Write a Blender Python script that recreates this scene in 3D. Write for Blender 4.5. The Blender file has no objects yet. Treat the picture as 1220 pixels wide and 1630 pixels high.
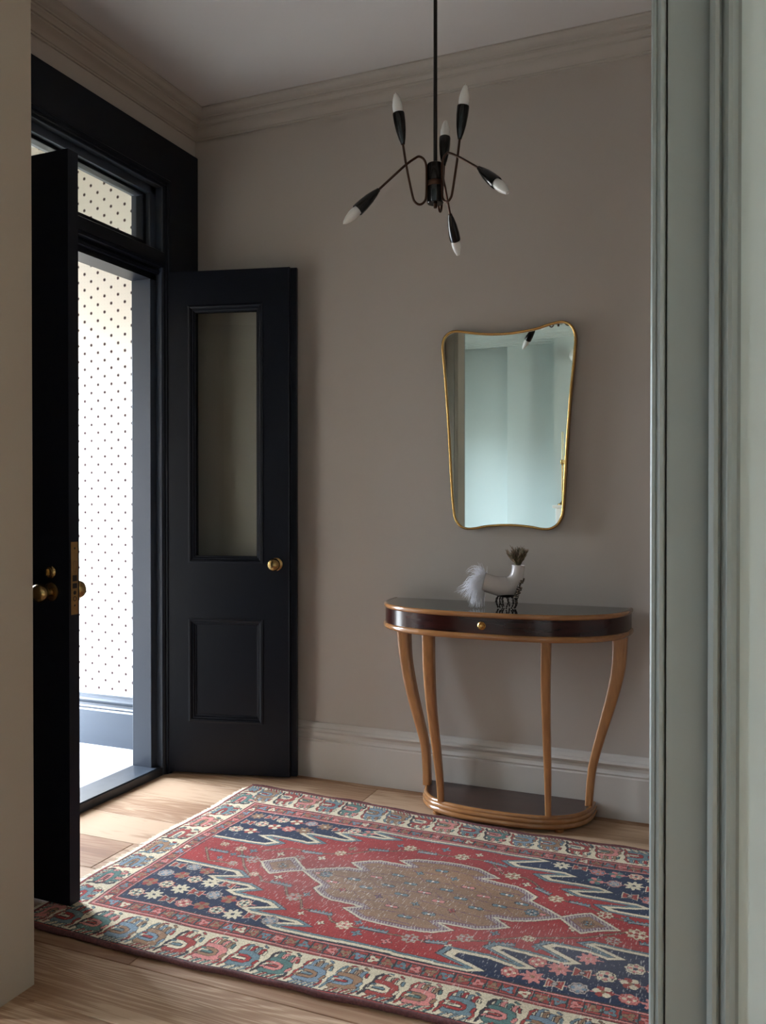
import bpy, bmesh, math, random
import numpy as np
from mathutils import Vector, Matrix

random.seed(7); rng = np.random.default_rng(7)
S = bpy.context.scene
COL = S.collection

# ------------------------------------------------------------------ camera
F_PX = 1366.0
yaw, pitch = math.radians(22.8), math.atan(12/1366)
CAM = Vector((2.355, -3.38, 1.2))
vdir = Vector((-math.sin(yaw)*math.cos(pitch), math.cos(yaw)*math.cos(pitch), -math.sin(pitch)))
rdir = Vector((math.cos(yaw), math.sin(yaw), 0)); udir = rdir.cross(vdir)
cd = bpy.data.cameras.new('camera'); cam = bpy.data.objects.new('camera', cd); COL.objects.link(cam)
cd.sensor_fit = 'HORIZONTAL'; cd.sensor_width = 36; cd.lens = 36*F_PX/1220; cd.clip_start = .02
m = Matrix((rdir, udir, -vdir)).transposed().to_4x4(); m.translation = CAM
cam.matrix_world = m
S.camera = cam

# ------------------------------------------------------------------ world (overcast sky), exposure
SKY = 76.0
w = bpy.data.worlds.new('world'); S.world = w; w.use_nodes = True
nt = w.node_tree; nt.nodes.clear()
geo = nt.nodes.new('ShaderNodeNewGeometry'); sep = nt.nodes.new('ShaderNodeSeparateXYZ')
rmp = nt.nodes.new('ShaderNodeValToRGB'); mr = nt.nodes.new('ShaderNodeMapRange')
bg = nt.nodes.new('ShaderNodeBackground'); wo = nt.nodes.new('ShaderNodeOutputWorld')
tc = nt.nodes.new('ShaderNodeTexCoord')
nt.links.new(tc.outputs['Generated'], sep.inputs[0])
nt.links.new(sep.outputs['Z'], mr.inputs['Value'])
mr.inputs['From Min'].default_value = -1; mr.inputs['From Max'].default_value = 1
nt.links.new(mr.outputs[0], rmp.inputs[0])
e = rmp.color_ramp.elements
e[0].position = .0; e[0].color = (.16, .16, .15, 1)
e[1].position = 1.0; e[1].color = (.80, .92, 1.08, 1)
for p, c in ((.49, (.18, .18, .175, 1)), (.52, (.42, .46, .51, 1)), (.65, (.76, .88, 1.03, 1))):
    q = e.new(p); q.color = c
nt.links.new(rmp.outputs[0], bg.inputs[0]); bg.inputs[1].default_value = SKY
nt.links.new(bg.outputs[0], wo.inputs[0])
S.view_settings.view_transform = 'Standard'; S.view_settings.look = 'None'
S.view_settings.exposure = 0.0; S.view_settings.gamma = 1; S.view_settings.use_curve_mapping = False
S.cycles.use_denoising = True
S.cycles.max_bounces = 10; S.cycles.diffuse_bounces = 6; S.cycles.glossy_bounces = 6
S.cycles.caustics_reflective = False; S.cycles.caustics_refractive = False
S.cycles.sample_clamp_indirect = 6

def daylight(name, loc, rot, sx, sy):
    l = bpy.data.lights.new(name, 'AREA'); l.shape = 'RECTANGLE'; l.size = sx; l.size_y = sy
    l.cycles.is_portal = True
    o = bpy.data.objects.new(name, l); COL.objects.link(o); o.location = loc; o.rotation_euler = rot
    return o
# sky portals: the street doorway of the porch, and the windows of the room the picture is taken from
daylight('street_door_portal', (-1.50, -.455, 1.08), (0, math.radians(-90), 0), 2.12, .71)
WINS = ((-2.70, -2.46, .60, 1.95), (-4.62, -4.26, .60, 2.05))      # y0, y1, z0, z1 of the two narrow windows in the street wall
for y0, y1, z0, z1 in WINS: daylight('sash_window_portal', (-.99, (y0+y1)/2, (z0+z1)/2), (0, math.radians(-90), 0), z1-z0, y1-y0)

# ------------------------------------------------------------------ helpers
def lin(c):
    return tuple(((x/255)/12.92 if x/255 <= .04045 else (((x/255)+.055)/1.055)**2.4) for x in c)
def mat(name, rgb, rough=.5, metal=0, spec=.5, coat=0, trans=0, bump=0, bscale=60, var=0, vscale=3, ior=None, stretch=(1, 1, 1)):
    m = bpy.data.materials.new(name); m.use_nodes = True
    nt = m.node_tree; b = nt.nodes['Principled BSDF']
    c = lin(rgb)+(1,)
    b.inputs['Base Color'].default_value = c; b.inputs['Roughness'].default_value = rough
    b.inputs['Metallic'].default_value = metal; b.inputs['Specular IOR Level'].default_value = spec
    b.inputs['Coat Weight'].default_value = coat; b.inputs['Coat Roughness'].default_value = .08
    b.inputs['Transmission Weight'].default_value = trans
    if ior: b.inputs['IOR'].default_value = ior
    t = nt.nodes.new('ShaderNodeTexCoord'); mp = nt.nodes.new('ShaderNodeMapping'); mp.inputs['Scale'].default_value = stretch
    nt.links.new(t.outputs['Object'], mp.inputs[0])
    if bump:
        n = nt.nodes.new('ShaderNodeTexNoise'); n.inputs['Scale'].default_value = bscale; n.inputs['Detail'].default_value = 4
        nt.links.new(mp.outputs[0], n.inputs['Vector'])
        bp = nt.nodes.new('ShaderNodeBump'); bp.inputs['Strength'].default_value = bump; bp.inputs['Distance'].default_value = .002
        nt.links.new(n.outputs['Fac'], bp.inputs['Height']); nt.links.new(bp.outputs[0], b.inputs['Normal'])
    if var:
        n = nt.nodes.new('ShaderNodeTexNoise'); n.inputs['Scale'].default_value = vscale; n.inputs['Detail'].default_value = 6
        nt.links.new(mp.outputs[0], n.inputs['Vector'])
        r = nt.nodes.new('ShaderNodeMapRange'); r.inputs['To Min'].default_value = 1-var; r.inputs['To Max'].default_value = 1+var
        r.inputs['From Min'].default_value = .3; r.inputs['From Max'].default_value = .7
        nt.links.new(n.outputs['Fac'], r.inputs['Value'])
        mx = nt.nodes.new('ShaderNodeVectorMath'); mx.operation = 'SCALE'; mx.inputs[0].default_value = c[:3]
        nt.links.new(r.outputs[0], mx.inputs['Scale']); nt.links.new(mx.outputs[0], b.inputs['Base Color'])
    return m

M = {}
M['taupe'] = mat('taupe_wall_paint', (176, 167, 158), .62, bump=.04, bscale=220, spec=.3, var=.015)
M['ceiling'] = mat('ceiling_paint', (190, 183, 178), .8, spec=.2)
M['cornice'] = mat('cornice_paint', (166, 157, 147), .6, spec=.3)
M['skirt'] = mat('skirting_eggshell', (193, 187, 180), .38, bump=.05, bscale=30)
M['sage'] = mat('pale_sage_paint', (122, 127, 124), .40, spec=.4)
M['green_wall'] = mat('pale_green_wall_paint', (186, 197, 195), .6, spec=.3)
M['green_cornice'] = mat('pale_green_cornice_paint', (186, 196, 194), .6, spec=.3)
M['lining'] = mat('lining_paint', (158, 146, 132), .5)
M['white'] = mat('white_paint', (225, 224, 220), .5)
M['navy'] = mat('blue_black_gloss_paint', (13, 16, 25), .40, bump=.06, bscale=25, stretch=(4, 4, .4), spec=.2)
M['navy_porch'] = mat('porch_slate_blue_paint', (50, 57, 67), .36, bump=.08, bscale=25, stretch=(.4, 1, 4), var=.06)
M['brass'] = mat('aged_brass', (158, 130, 84), .26, 1, var=.15, vscale=40)
M['brass_satin'] = mat('satin_brass_plate', (165, 130, 84), .42, 1, var=.12, vscale=60)
M['gold'] = mat('polished_brass_frame', (205, 162, 98), .22, 1)
M['black'] = mat('black_lacquer', (7, 6, 6), .16, spec=.4)
M['dark_bronze'] = mat('dark_bronze_wire', (62, 40, 28), .38, .8)
M['rod'] = mat('black_rod', (24, 18, 16), .4, .5)
M['mirror'] = mat('mirror_glass', (232, 240, 236), .0, 1)
M['dark_slot'] = mat('dark_slot', (20, 14, 10), .6)
M['mahogany'] = mat('polished_mahogany', (44, 16, 12), .2, coat=.08, spec=.3, var=.35, vscale=6, stretch=(1, 1, 8))
M['mahogany_base'] = mat('dark_mahogany_base', (58, 36, 30), .28, coat=.2, var=.25, vscale=8, stretch=(1, 6, 1))
M['black_glass'] = mat('black_glass_top', (22, 22, 22), .07, spec=.6, coat=.3)
M['beech'] = mat('honey_beech', (158, 108, 64), .3, coat=.3, var=.16, vscale=14, stretch=(6, 6, 1))
M['beech_rim'] = mat('honey_beech_rim', (152, 104, 62), .22, coat=.5, var=.12, vscale=14, stretch=(1, 4, 8))
M['ceramic'] = mat('grey_white_porcelain', (212, 206, 204), .25, coat=.3)
M['blob'] = mat('oxidised_silver', (128, 116, 108), .26, .95)
M['root_metal'] = mat('blackened_metal', (62, 54, 48), .3, .9)
M['feather'] = mat('white_feather', (240, 240, 244), .7)
M['plant'] = mat('dried_olive_leaf', (84, 78, 52), .7, var=.4, vscale=40)
M['plant_tip'] = mat('dried_tan_tip', (140, 116, 96), .8, var=.3, vscale=60)
M['bulb'] = mat('frosted_bulb_glass', (246, 245, 242), .3, trans=.2, spec=.5)
M['marble'] = mat('white_marble', (235, 235, 232), .25, var=.05, vscale=3)
M['candle'] = mat('ivory_candle', (236, 230, 196), .5)
M['opal'] = mat('opal_globe_glass', (240, 242, 240), .25)
M['ground'] = mat('pale_stone_paving', (150, 146, 138), .8, var=.1)
M['fringe'] = mat('undyed_fringe_cotton', (222, 208, 182), .9, var=.15, vscale=90)
M['selvedge'] = mat('maroon_selvedge_wool', (88, 48, 46), .95, bump=1, bscale=500, var=.35, vscale=180)

def thin_glass(name, tint):
    m = bpy.data.materials.new(name); m.use_nodes = True; nt = m.node_tree; nt.nodes.clear()
    o = nt.nodes.new('ShaderNodeOutputMaterial'); mx = nt.nodes.new('ShaderNodeMixShader'); f = nt.nodes.new('ShaderNodeLayerWeight'); f.inputs[0].default_value = .12
    t = nt.nodes.new('ShaderNodeBsdfTransparent'); g = nt.nodes.new('ShaderNodeBsdfGlossy')
    t.inputs[0].default_value = tint+(1,); g.inputs['Roughness'].default_value = .01
    pw = nt.nodes.new('ShaderNodeMath'); pw.operation = 'POWER'; pw.inputs[1].default_value = 5; f.inputs[0].default_value = .5
    nt.links.new(f.outputs['Facing'], pw.inputs[0]); ma = nt.nodes.new('ShaderNodeMath'); ma.operation = 'MULTIPLY_ADD'; ma.inputs[1].default_value = .9; ma.inputs[2].default_value = .04
    nt.links.new(pw.outputs[0], ma.inputs[0]); nt.links.new(ma.outputs[0], mx.inputs[0])
    nt.links.new(t.outputs[0], mx.inputs[1]); nt.links.new(g.outputs[0], mx.inputs[2]); nt.links.new(mx.outputs[0], o.inputs[0])
    return m
M['glass'] = thin_glass('window_glass', (.93, .95, .93))

class MB:
    """collects geometry, builds one mesh object"""
    def __init__(s): s.v = []; s.f = []
    def add(s, vs, fs):
        k = len(s.v); s.v += [tuple(p) for p in vs]; s.f += [tuple(i+k for i in f) for f in fs]; return s
    def box(s, x0, x1, y0, y1, z0, z1):
        vs = [(x, y, z) for x in (x0, x1) for y in (y0, y1) for z in (z0, z1)]
        return s.add(vs, [(0,1,3,2),(4,6,7,5),(0,4,5,1),(2,3,7,6),(0,2,6,4),(1,5,7,3)])
    def prism(s, pts, a, b, axis):
        """pts: closed 2D profile; extruded from a to b along axis. 2D maps: x->(y,z), y->(x,z), z->(x,y)"""
        n = len(pts)
        def P(p, t): return {'x': (t, p[0], p[1]), 'y': (p[0], t, p[1]), 'z': (p[0], p[1], t)}[axis]
        vs = [P(p, a) for p in pts]+[P(p, b) for p in pts]
        fs = [(i, (i+1) % n, n+(i+1) % n, n+i) for i in range(n)]+[tuple(range(n))[::-1], tuple(range(n, 2*n))]
        return s.add(vs, fs)
    def loft(s, rings, close=True, cap=True):
        n = len(rings[0]); vs = [p for r in rings for p in r]; fs = []
        for k in range(len(rings)-1):
            for i in range(n if close else n-1):
                j = (i+1) % n; fs.append((k*n+i, k*n+j, (k+1)*n+j, (k+1)*n+i))
        if cap: fs += [tuple(range(n))[::-1], tuple(range((len(rings)-1)*n, len(rings)*n))]
        return s.add(vs, fs)
    def tube(s, path, r, seg=12, closed=False):
        path = [Vector(p) for p in path]; n = len(path)
        rr = r if hasattr(r, '__len__') else [r]*n
        rings = []; up = None
        for i, p in enumerate(path):
            a = path[(i-1) % n] if (closed or i > 0) else p; b = path[(i+1) % n] if (closed or i < n-1) else p
            t = (b-a).normalized()
            if up is None: up = Vector((0, 0, 1)) if abs(t.z) < .9 else Vector((1, 0, 0))
            sx = t.cross(up).normalized(); up = sx.cross(t).normalized()
            rings.append([tuple(p+(sx*math.cos(2*math.pi*k/seg)+up*math.sin(2*math.pi*k/seg))*rr[i]) for k in range(seg)])
        if closed:
            k0 = len(s.v); N = len(rings)
            s.v += [q for r_ in rings for q in r_]
            for k in range(N):
                for i in range(seg):
                    j = (i+1) % seg; s.f.append((k0+k*seg+i, k0+k*seg+j, k0+((k+1) % N)*seg+j, k0+((k+1) % N)*seg+i))
            return s
        return s.loft(rings)
    def lathe(s, prof, origin, axis=(0, 0, 1), seg=32):
        """prof: (r, h) pairs along axis from origin"""
        A = Vector(axis).normalized(); X = A.orthogonal().normalized(); Y = A.cross(X); o = Vector(origin)
        rings = [[tuple(o+A*h+(X*math.cos(2*math.pi*k/seg)+Y*math.sin(2*math.pi*k/seg))*max(r, 1e-4)) for k in range(seg)] for r, h in prof]
        return s.loft(rings)
    def build(s, name, m, parent=None, smooth=False, bevel=0, kind=None, label=None, cat=None, group=None, auto=40):
        me = bpy.data.meshes.new(name); me.from_pydata(s.v, [], s.f)
        bm = bmesh.new(); bm.from_mesh(me); bmesh.ops.recalc_face_normals(bm, faces=bm.faces); bm.to_mesh(me); bm.free()
        o = bpy.data.objects.new(name, me); COL.objects.link(o)
        if m: me.materials.append(m)
        if parent: o.parent = parent
        if bevel:
            b = o.modifiers.new('bevel', 'BEVEL'); b.width = bevel; b.segments = 2; b.limit_method = 'ANGLE'; b.angle_limit = math.radians(50)
        if smooth:
            for p in me.polygons: p.use_smooth = True
            me.set_sharp_from_angle(angle=math.radians(auto))
        tag(o, label, cat, group, kind)
        return o
def tag(o, label=None, cat=None, group=None, kind=None):
    if label: o['label'] = label
    if cat: o['category'] = cat
    if group: o['group'] = group
    if kind: o['kind'] = kind
    return o
def empty(name, loc, label, cat, group=None, kind=None):
    o = bpy.data.objects.new(name, None); COL.objects.link(o); o.location = loc; o.empty_display_size = .1
    return tag(o, label, cat, group, kind)
def reloc(root):
    """children were built in world coordinates: keep them there under a moved root"""
    inv = Matrix.Translation(root.location).inverted()
    for c in root.children: c.matrix_parent_inverse = inv
def ring_loop(pts, closed=True, n=12):
    """Catmull-Rom through 2D/3D points"""
    P = [Vector(p) for p in pts]; N = len(P); out = []
    for i in range(N if closed else N-1):
        if closed: a, b, c, d = P[(i-1) % N], P[i], P[(i+1) % N], P[(i+2) % N]
        else: a, b, c, d = P[max(i-1, 0)], P[i], P[i+1], P[min(i+2, N-1)]
        for k in range(n):
            t = k/n
            out.append(.5*((2*b)+(c-a)*t+(2*a-5*b+4*c-d)*t*t+(3*b-a-3*c+d)*t**3))
    if not closed: out.append(P[-1])
    return out
def struct(name, mb, m, parent=None, **k):
    return mb.build(name, m, parent, kind='structure' if parent is None else None, **k)

H = 2.99
# ------------------------------------------------------------------ structure: shell
struct('wall_back', MB().box(-.02, 3.7, 0, .12, -.02, H), M['taupe'])
wl = MB()
wl.box(-.144, -.02, -.236, 0.0, -.02, H); wl.box(-.144, -.02, -1.88, -1.424, -.02, H)
wl.box(-.144, -.02, -1.424, -.236, 2.625, H); wl.box(-.144, -.102, -1.88, .12, H, 3.16)
struct('wall_left', wl, M['taupe'])
struct('wall_right', MB().box(3.7, 3.82, -1.755, .12, -.02, H), M['taupe'])
# wall between the hall and the front room, with a wide cased opening; two skins painted differently
def skin(y0, y1):
    b = MB(); b.box(-.02, .72, y0, y1, 0, H); b.box(2.213, 3.7, y0, y1, 0, H); b.box(.72, 2.213, y0, y1, 2.75, H); return b
struct('wall_dividing_hall_side', skin(-1.83, -1.786), M['taupe'])
struct('wall_dividing_room_side', skin(-1.88, -1.83), M['green_wall'])
struct('ceiling', MB().box(-1.1, 4.8, -5.7, -1.80, H, H+.1).box(-.10, 4.8, -1.80, .2, H, H+.1), M['ceiling'])
HP = 3.16
struct('ceiling_porch', MB().box(-1.62, -.10, -1.80, .12, HP, HP+.1), M['ceiling'])

# floor: long boards running left-right, each its own board with worn arrises, one mesh
def floor_mesh():
    y = -5.6; rows = []
    base = -.065
    k = 0
    while base-.217*k > -5.6: rows.append(base-.217*k); k += 1
    edges = [.2]+rows
    vs, fs, tint, off = [], [], [], []
    bm = MB()
    pr = np.random.default_rng(11)
    g = .0011
    for r in range(len(edges)-1):
        y1, y0 = edges[r], edges[r+1]
        xs = [-.02]
        jit = pr.uniform(.2, 1.9)
        fixed = {1: [.937], 7: [.879]}.get(r)
        if fixed: js = [fixed[0]-1.95, fixed[0], fixed[0]+1.9, fixed[0]+3.8]
        else: js = [jit+1.7+1.9*q for q in range(-2, 4)]
        js = [j for j in js if .15 < j < 4.75]
        xs = [-1.2 if y0 < -1.9 else -.02]+js+[4.8]
        for a, b in zip(xs[:-1], xs[1:]):
            n0 = len(bm.v)
            bm.box(a+g*.6, b-g*.6, y0+g, y1-g, -.02, 0)
            tint += [pr.uniform(0, 1)]*8; off += [pr.uniform(0, 50)]*8
    me = bpy.data.meshes.new('floor'); me.from_pydata(bm.v, [], bm.f)
    o = bpy.data.objects.new('floor', me); COL.objects.link(o)
    a = me.attributes.new('tint', 'FLOAT', 'POINT'); a.data.foreach_set('value', tint)
    a = me.attributes.new('shift', 'FLOAT', 'POINT'); a.data.foreach_set('value', off)
    b = o.modifiers.new('bevel', 'BEVEL'); b.width = .0013; b.segments = 1
    o['kind'] = 'structure'
    m = bpy.data.materials.new('oiled_oak_boards'); m.use_nodes = True; nt = m.node_tree; p = nt.nodes['Principled BSDF']
    N = nt.nodes.new; L = nt.links.new
    tcn = N('ShaderNodeTexCoord'); at = N('ShaderNodeAttribute'); at.attribute_name = 'tint'; as_ = N('ShaderNodeAttribute'); as_.attribute_name = 'shift'
    cmb = N('ShaderNodeCombineXYZ'); L(as_.outputs['Fac'], cmb.inputs[0]); L(as_.outputs['Fac'], cmb.inputs[2])
    add = N('ShaderNodeVectorMath'); L(tcn.outputs['Object'], add.inputs[0]); L(cmb.outputs[0], add.inputs[1])
    # cathedral grain: strongly stretched noise fed through a sine
    mp = N('ShaderNodeMapping'); mp.inputs['Scale'].default_value = (.7, 8.5, 1); L(add.outputs[0], mp.inputs[0])
    n1 = N('ShaderNodeTexNoise'); n1.inputs['Scale'].default_value = 1.0; n1.inputs['Detail'].default_value = 2; n1.inputs['Distortion'].default_value = .3; L(mp.outputs[0], n1.inputs['Vector'])
    mu = N('ShaderNodeMath'); mu.operation = 'MULTIPLY'; mu.inputs[1].default_value = 120; L(n1.outputs['Fac'], mu.inputs[0])
    si = N('ShaderNodeMath'); si.operation = 'SINE'; L(mu.outputs[0], si.inputs[0])
    mp2 = N('ShaderNodeMapping'); mp2.inputs['Scale'].default_value = (5, 300, 1); L(add.outputs[0], mp2.inputs[0])
    n2 = N('ShaderNodeTexNoise'); n2.inputs['Scale'].default_value = 1; n2.inputs['Detail'].default_value = 3; L(mp2.outputs[0], n2.inputs['Vector'])
    mp3 = N('ShaderNodeMapping'); mp3.inputs['Scale'].default_value = (1.5, 5, 1); L(add.outputs[0], mp3.inputs[0])
    n3 = N('ShaderNodeTexNoise'); n3.inputs['Scale'].default_value = 1.2; n3.inputs['Detail'].default_value = 5; L(mp3.outputs[0], n3.inputs['Vector'])
    f1 = N('ShaderNodeMath'); f1.operation = 'MULTIPLY_ADD'; f1.inputs[1].default_value = .045; f1.inputs[2].default_value = .39; L(si.outputs[0], f1.inputs[0])
    f2 = N('ShaderNodeMath'); f2.operation = 'MULTIPLY_ADD'; f2.inputs[1].default_value = .34; L(n2.outputs['Fac'], f2.inputs[0]); L(f1.outputs[0], f2.inputs[2])
    f3 = N('ShaderNodeMath'); f3.operation = 'MULTIPLY_ADD'; f3.inputs[1].default_value = .55; L(n3.outputs['Fac'], f3.inputs[0]); L(f2.outputs[0], f3.inputs[2])
    f4 = N('ShaderNodeMath'); f4.operation = 'MULTIPLY_ADD'; f4.inputs[1].default_value = .26; L(at.outputs['Fac'], f4.inputs[0]); L(f3.outputs[0], f4.inputs[2])
    cr = N('ShaderNodeValToRGB'); L(f4.outputs[0], cr.inputs[0]); ce = cr.color_ramp.elements
    ce[0].position = .50; ce[0].color = lin((92, 62, 44))+(1,); ce[1].position = 1.18; ce[1].color = lin((178, 148, 120))+(1,)
    q = ce.new(.78); q.color = lin((132, 96, 70))+(1,); q = ce.new(.95); q.color = lin((154, 122, 95))+(1,)
    # knots: rare dark spots
    vo = N('ShaderNodeTexVoronoi'); vo.inputs['Scale'].default_value = 3.3; mp4 = N('ShaderNodeMapping'); mp4.inputs['Scale'].default_value = (.7, 1.6, 1); L(add.outputs[0], mp4.inputs[0]); L(mp4.outputs[0], vo.inputs['Vector'])
    vm = N('ShaderNodeMapRange'); vm.inputs['From Min'].default_value = .03; vm.inputs['From Max'].default_value = .11; L(vo.outputs['Distance'], vm.inputs['Value'])
    hs = N('ShaderNodeMath'); hs.operation = 'GREATER_THAN'; hs.inputs[1].default_value = .62
    sc = N('ShaderNodeSeparateColor'); L(vo.outputs['Color'], sc.inputs[0]); L(sc.outputs[0], hs.inputs[0])
    inv = N('ShaderNodeMath'); inv.operation = 'SUBTRACT'; inv.inputs[0].default_value = 1; L(vm.outputs[0], inv.inputs[1])
    km = N('ShaderNodeMath'); km.operation = 'MULTIPLY'; L(inv.outputs[0], km.inputs[0]); L(hs.outputs[0], km.inputs[1])
    mx = N('ShaderNodeMix'); mx.data_type = 'RGBA'; L(km.outputs[0], mx.inputs[0]); L(cr.outputs[0], mx.inputs[6]); mx.inputs[7].default_value = lin((58, 42, 34))+(1,)
    L(mx.outputs[2], p.inputs['Base Color']); p.inputs['Specular IOR Level'].default_value = .25
    rr = N('ShaderNodeMapRange'); rr.inputs['To Min'].default_value = .58; rr.inputs['To Max'].default_value = .8; L(n2.outputs['Fac'], rr.inputs['Value']); L(rr.outputs[0], p.inputs['Roughness'])
    bp = N('ShaderNodeBump'); bp.inputs['Strength'].default_value = .12; bp.inputs['Distance'].default_value = .001; L(n2.outputs['Fac'], bp.inputs['Height']); L(bp.outputs[0], p.inputs['Normal'])
    me.materials.append(m)
floor_mesh()
struct('floor_substrate', MB().box(-1.7, 4.9, -5.7, .2, -.06, -.021), M['dark_slot'])

# ---- porch (vestibule) beyond the doors
def wallpaper():
    m = bpy.data.materials.new('star_sprigged_wallpaper'); m.use_nodes = True; nt = m.node_tree; p = nt.nodes['Principled BSDF']
    N = nt.nodes.new; L = nt.links.new
    def mth(op, a, b=None, c=None):
        n = N('ShaderNodeMath'); n.operation = op
        for i, x in enumerate((a, b, c)):
            if x is None: continue
            if isinstance(x, (int, float)): n.inputs[i].default_value = x
            else: L(x, n.inputs[i])
        return n.outputs[0]
    t = N('ShaderNodeTexCoord'); s = N('ShaderNodeSeparateXYZ'); L(t.outputs['Object'], s.inputs[0])
    X, Z = s.outputs[0], s.outputs[2]
    px, pz = .084, .080
    def lattice(ox, oz, ax, az):
        dx = mth('MULTIPLY', mth('SUBTRACT', mth('FRACT', mth('DIVIDE', mth('ADD', X, ox+100*ax), ax)), .5), ax)
        dz = mth('MULTIPLY', mth('SUBTRACT', mth('FRACT', mth('DIVIDE', mth('ADD', Z, oz+100*az), az)), .5), az)
        r = mth('SQRT', mth('ADD', mth('MULTIPLY', dx, dx), mth('MULTIPLY', dz, dz)))
        th = mth('ARCTAN2', dz, dx)
        return r, th
    masks = []
    for ox, oz in ((0, 0), (px/2, pz/2)):
        r, th = lattice(ox, oz, px, pz)
        rad = mth('MULTIPLY_ADD', mth('COSINE', mth('MULTIPLY', th, 8)), .0024, .0078)
        masks.append(mth('LESS_THAN', r, rad))
    star = mth('MAXIMUM', masks[0], masks[1])
    r, th = lattice(px/8, pz/8, px/4, pz/4)
    dot = mth('MULTIPLY', mth('LESS_THAN', r, .0013), .55)
    m1 = N('ShaderNodeMix'); m1.data_type = 'RGBA'; L(dot, m1.inputs[0]); m1.inputs[6].default_value = lin((222, 214, 202))+(1,); m1.inputs[7].default_value = lin((150, 130, 128))+(1,)
    m2 = N('ShaderNodeMix'); m2.data_type = 'RGBA'; L(star, m2.inputs[0]); L(m1.outputs[2], m2.inputs[6]); m2.inputs[7].default_value = lin((54, 34, 36))+(1,)
    L(m2.outputs[2], p.inputs['Base Color']); p.inputs['Roughness'].default_value = .85; p.inputs['Specular IOR Level'].default_value = .15
    return m
M['paper'] = wallpaper()
struct('wall_porch_back', MB().box(-1.5, -.144, .035, .12, -.02, HP), M['paper'])
struct('wall_porch_front', MB().box(-1.5, -.144, -1.88, -1.60, -.02, HP), M['paper'])
wp = MB(); wp.box(-1.62, -1.5, .0, .12, -.02, HP); wp.box(-1.62, -1.5, -.10, .12, -.02, HP); wp.box(-1.62, -1.5, -1.88, -.81, -.02, HP); wp.box(-1.62, -1.5, -.81, -.1, 2.16, HP)
struct('wall_porch_street', wp, M['paper'])
fl = mat('bleached_porch_boards', (158, 160, 162), .6, var=.2, vscale=20, stretch=(1, 14, 1), bump=.5, bscale=14)
struct('floor_porch', MB().box(-1.62, -.144, -1.6, .035, -.02, 0.0), fl)
skv = [(0, 0), (.028, 0), (.028, .17), (.022, .178), (.026, .186), (.018, .194), (.016, .205), (.024, .212), (.03, .222), (.026, .232), (.014, .238), (.012, .25), (.006, .258), (0, .258)]
struct('baseboard_porch', MB().prism([(.035-a, z) for a, z in skv], -1.5, -.144, 'x'), M['navy_porch'])
cvp = [(0, HP), (.12, HP), (.12, HP-.015), (.10, HP-.03), (.08, HP-.05), (.04, HP-.06), (.03, HP-.09), (.01, HP-.10), (0, HP-.11)]
cvp = [(.035-a, z) for a, z in cvp]
struct('trim_9', MB().prism(cvp, -1.5, -.144, 'x'), M['white'])
struct('trim_10', MB().box(-1.53, -1.49, -.86, -.81, 0, 2.22).box(-1.53, -1.49, -.10, -.05, 0, 2.22).box(-1.53, -1.49, -.86, -.05, 2.16, 2.22), M['navy'], bevel=.003)
struct('ground_outside', MB().box(-9, -1.62, -8, 5, -.25, -.15), M['ground'])

# ------------------------------------------------------------------ door casing, frame, transom
NV = M['navy']
# casing around the inside of the front doors: flat black face, small ogee towards the opening, mitred
def casing_ring(y, z, sy, sz, outer):
    p = [(0, -.045), (0, -.018), (.004, -.012), (.010, -.010), (.012, -.003), (.018, -.003), (.022, .001), (.034, .003), (.039, -.003), (outer, -.003), (outer, -.045)]
    return [(x, y+sy*d, z+sz*d) for d, x in p]
b = MB().loft([casing_ring(-1.408, 0, -1, 0, .25), [(x, y, z) for (x, y, _), (_a, _b, z) in zip(casing_ring(-1.408, 0, -1, 0, .25), casing_ring(0, 2.60, 0, 1, .215))],
               [(x, y, z) for (x, y, _), (_a, _b, z) in zip(casing_ring(-.252, 0, 1, 0, .246), casing_ring(0, 2.60, 0, 1, .215))], casing_ring(-.252, 0, 1, 0, .246)])
struct('trim_1', b, NV, smooth=True, auto=25)
# jamb linings with stops
b = MB()
for y0, y1 in ((-.299, -.245), (-1.416, -1.361)):
    b.box(-.150, -.048, y0, y1, 0, 2.60)
for y0, y1 in ((-.262, -.245), (-1.416, -1.400)):
    b.box(-.048, -.016, y0, y1, 0, 2.61)
b.box(-.150, -.048, -1.416, -.245, 2.565, 2.62); b.box(-.048, -.016, -1.416, -.245, 2.598, 2.62)
struct('trim_2', b, mat('jamb_blue_black_paint', (52, 59, 71), .32, bump=.06, bscale=25, stretch=(4, 4, .4)), bevel=.002)
# transom bar between the doors and the fanlight
tp = [(-.150, 2.19), (-.048, 2.19), (-.048, 2.215), (-.030, 2.215), (-.024, 2.226), (-.030, 2.240), (-.012, 2.246), (-.006, 2.256), (-.010, 2.262), (-.010, 2.312), (-.020, 2.318), (-.048, 2.330), (-.150, 2.345)]
struct('trim_3', MB().prism(tp, -1.361, -.245, 'y').box(-.05, -.012, -1.41, -1.361, 2.24, 2.312), NV)
# fanlight window over the doors
fr = MB()
fr.box(-.110, -.070, -1.361, -1.335, 2.345, 2.565); fr.box(-.110, -.070, -.317, -.299, 2.345, 2.565)
fr.box(-.110, -.070, -1.335, -.317, 2.552, 2.565); fr.box(-.110, -.070, -1.335, -.317, 2.343, 2.356)
win = struct('window_1', fr, NV, bevel=.002)
MB().box(-.092, -.088, -1.335, -.317, 2.356, 2.552).build('window_pane', M['glass'], win)
struct('trim_4', MB().prism([(-.150, 0), (-.017, 0), (-.017, .034), (-.022, .039), (-.150, .039)], -1.40, -.262, 'y'), mat('worn_threshold_paint', (46, 52, 60), .34, var=.35, vscale=9, bump=.2, bscale=20))

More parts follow.
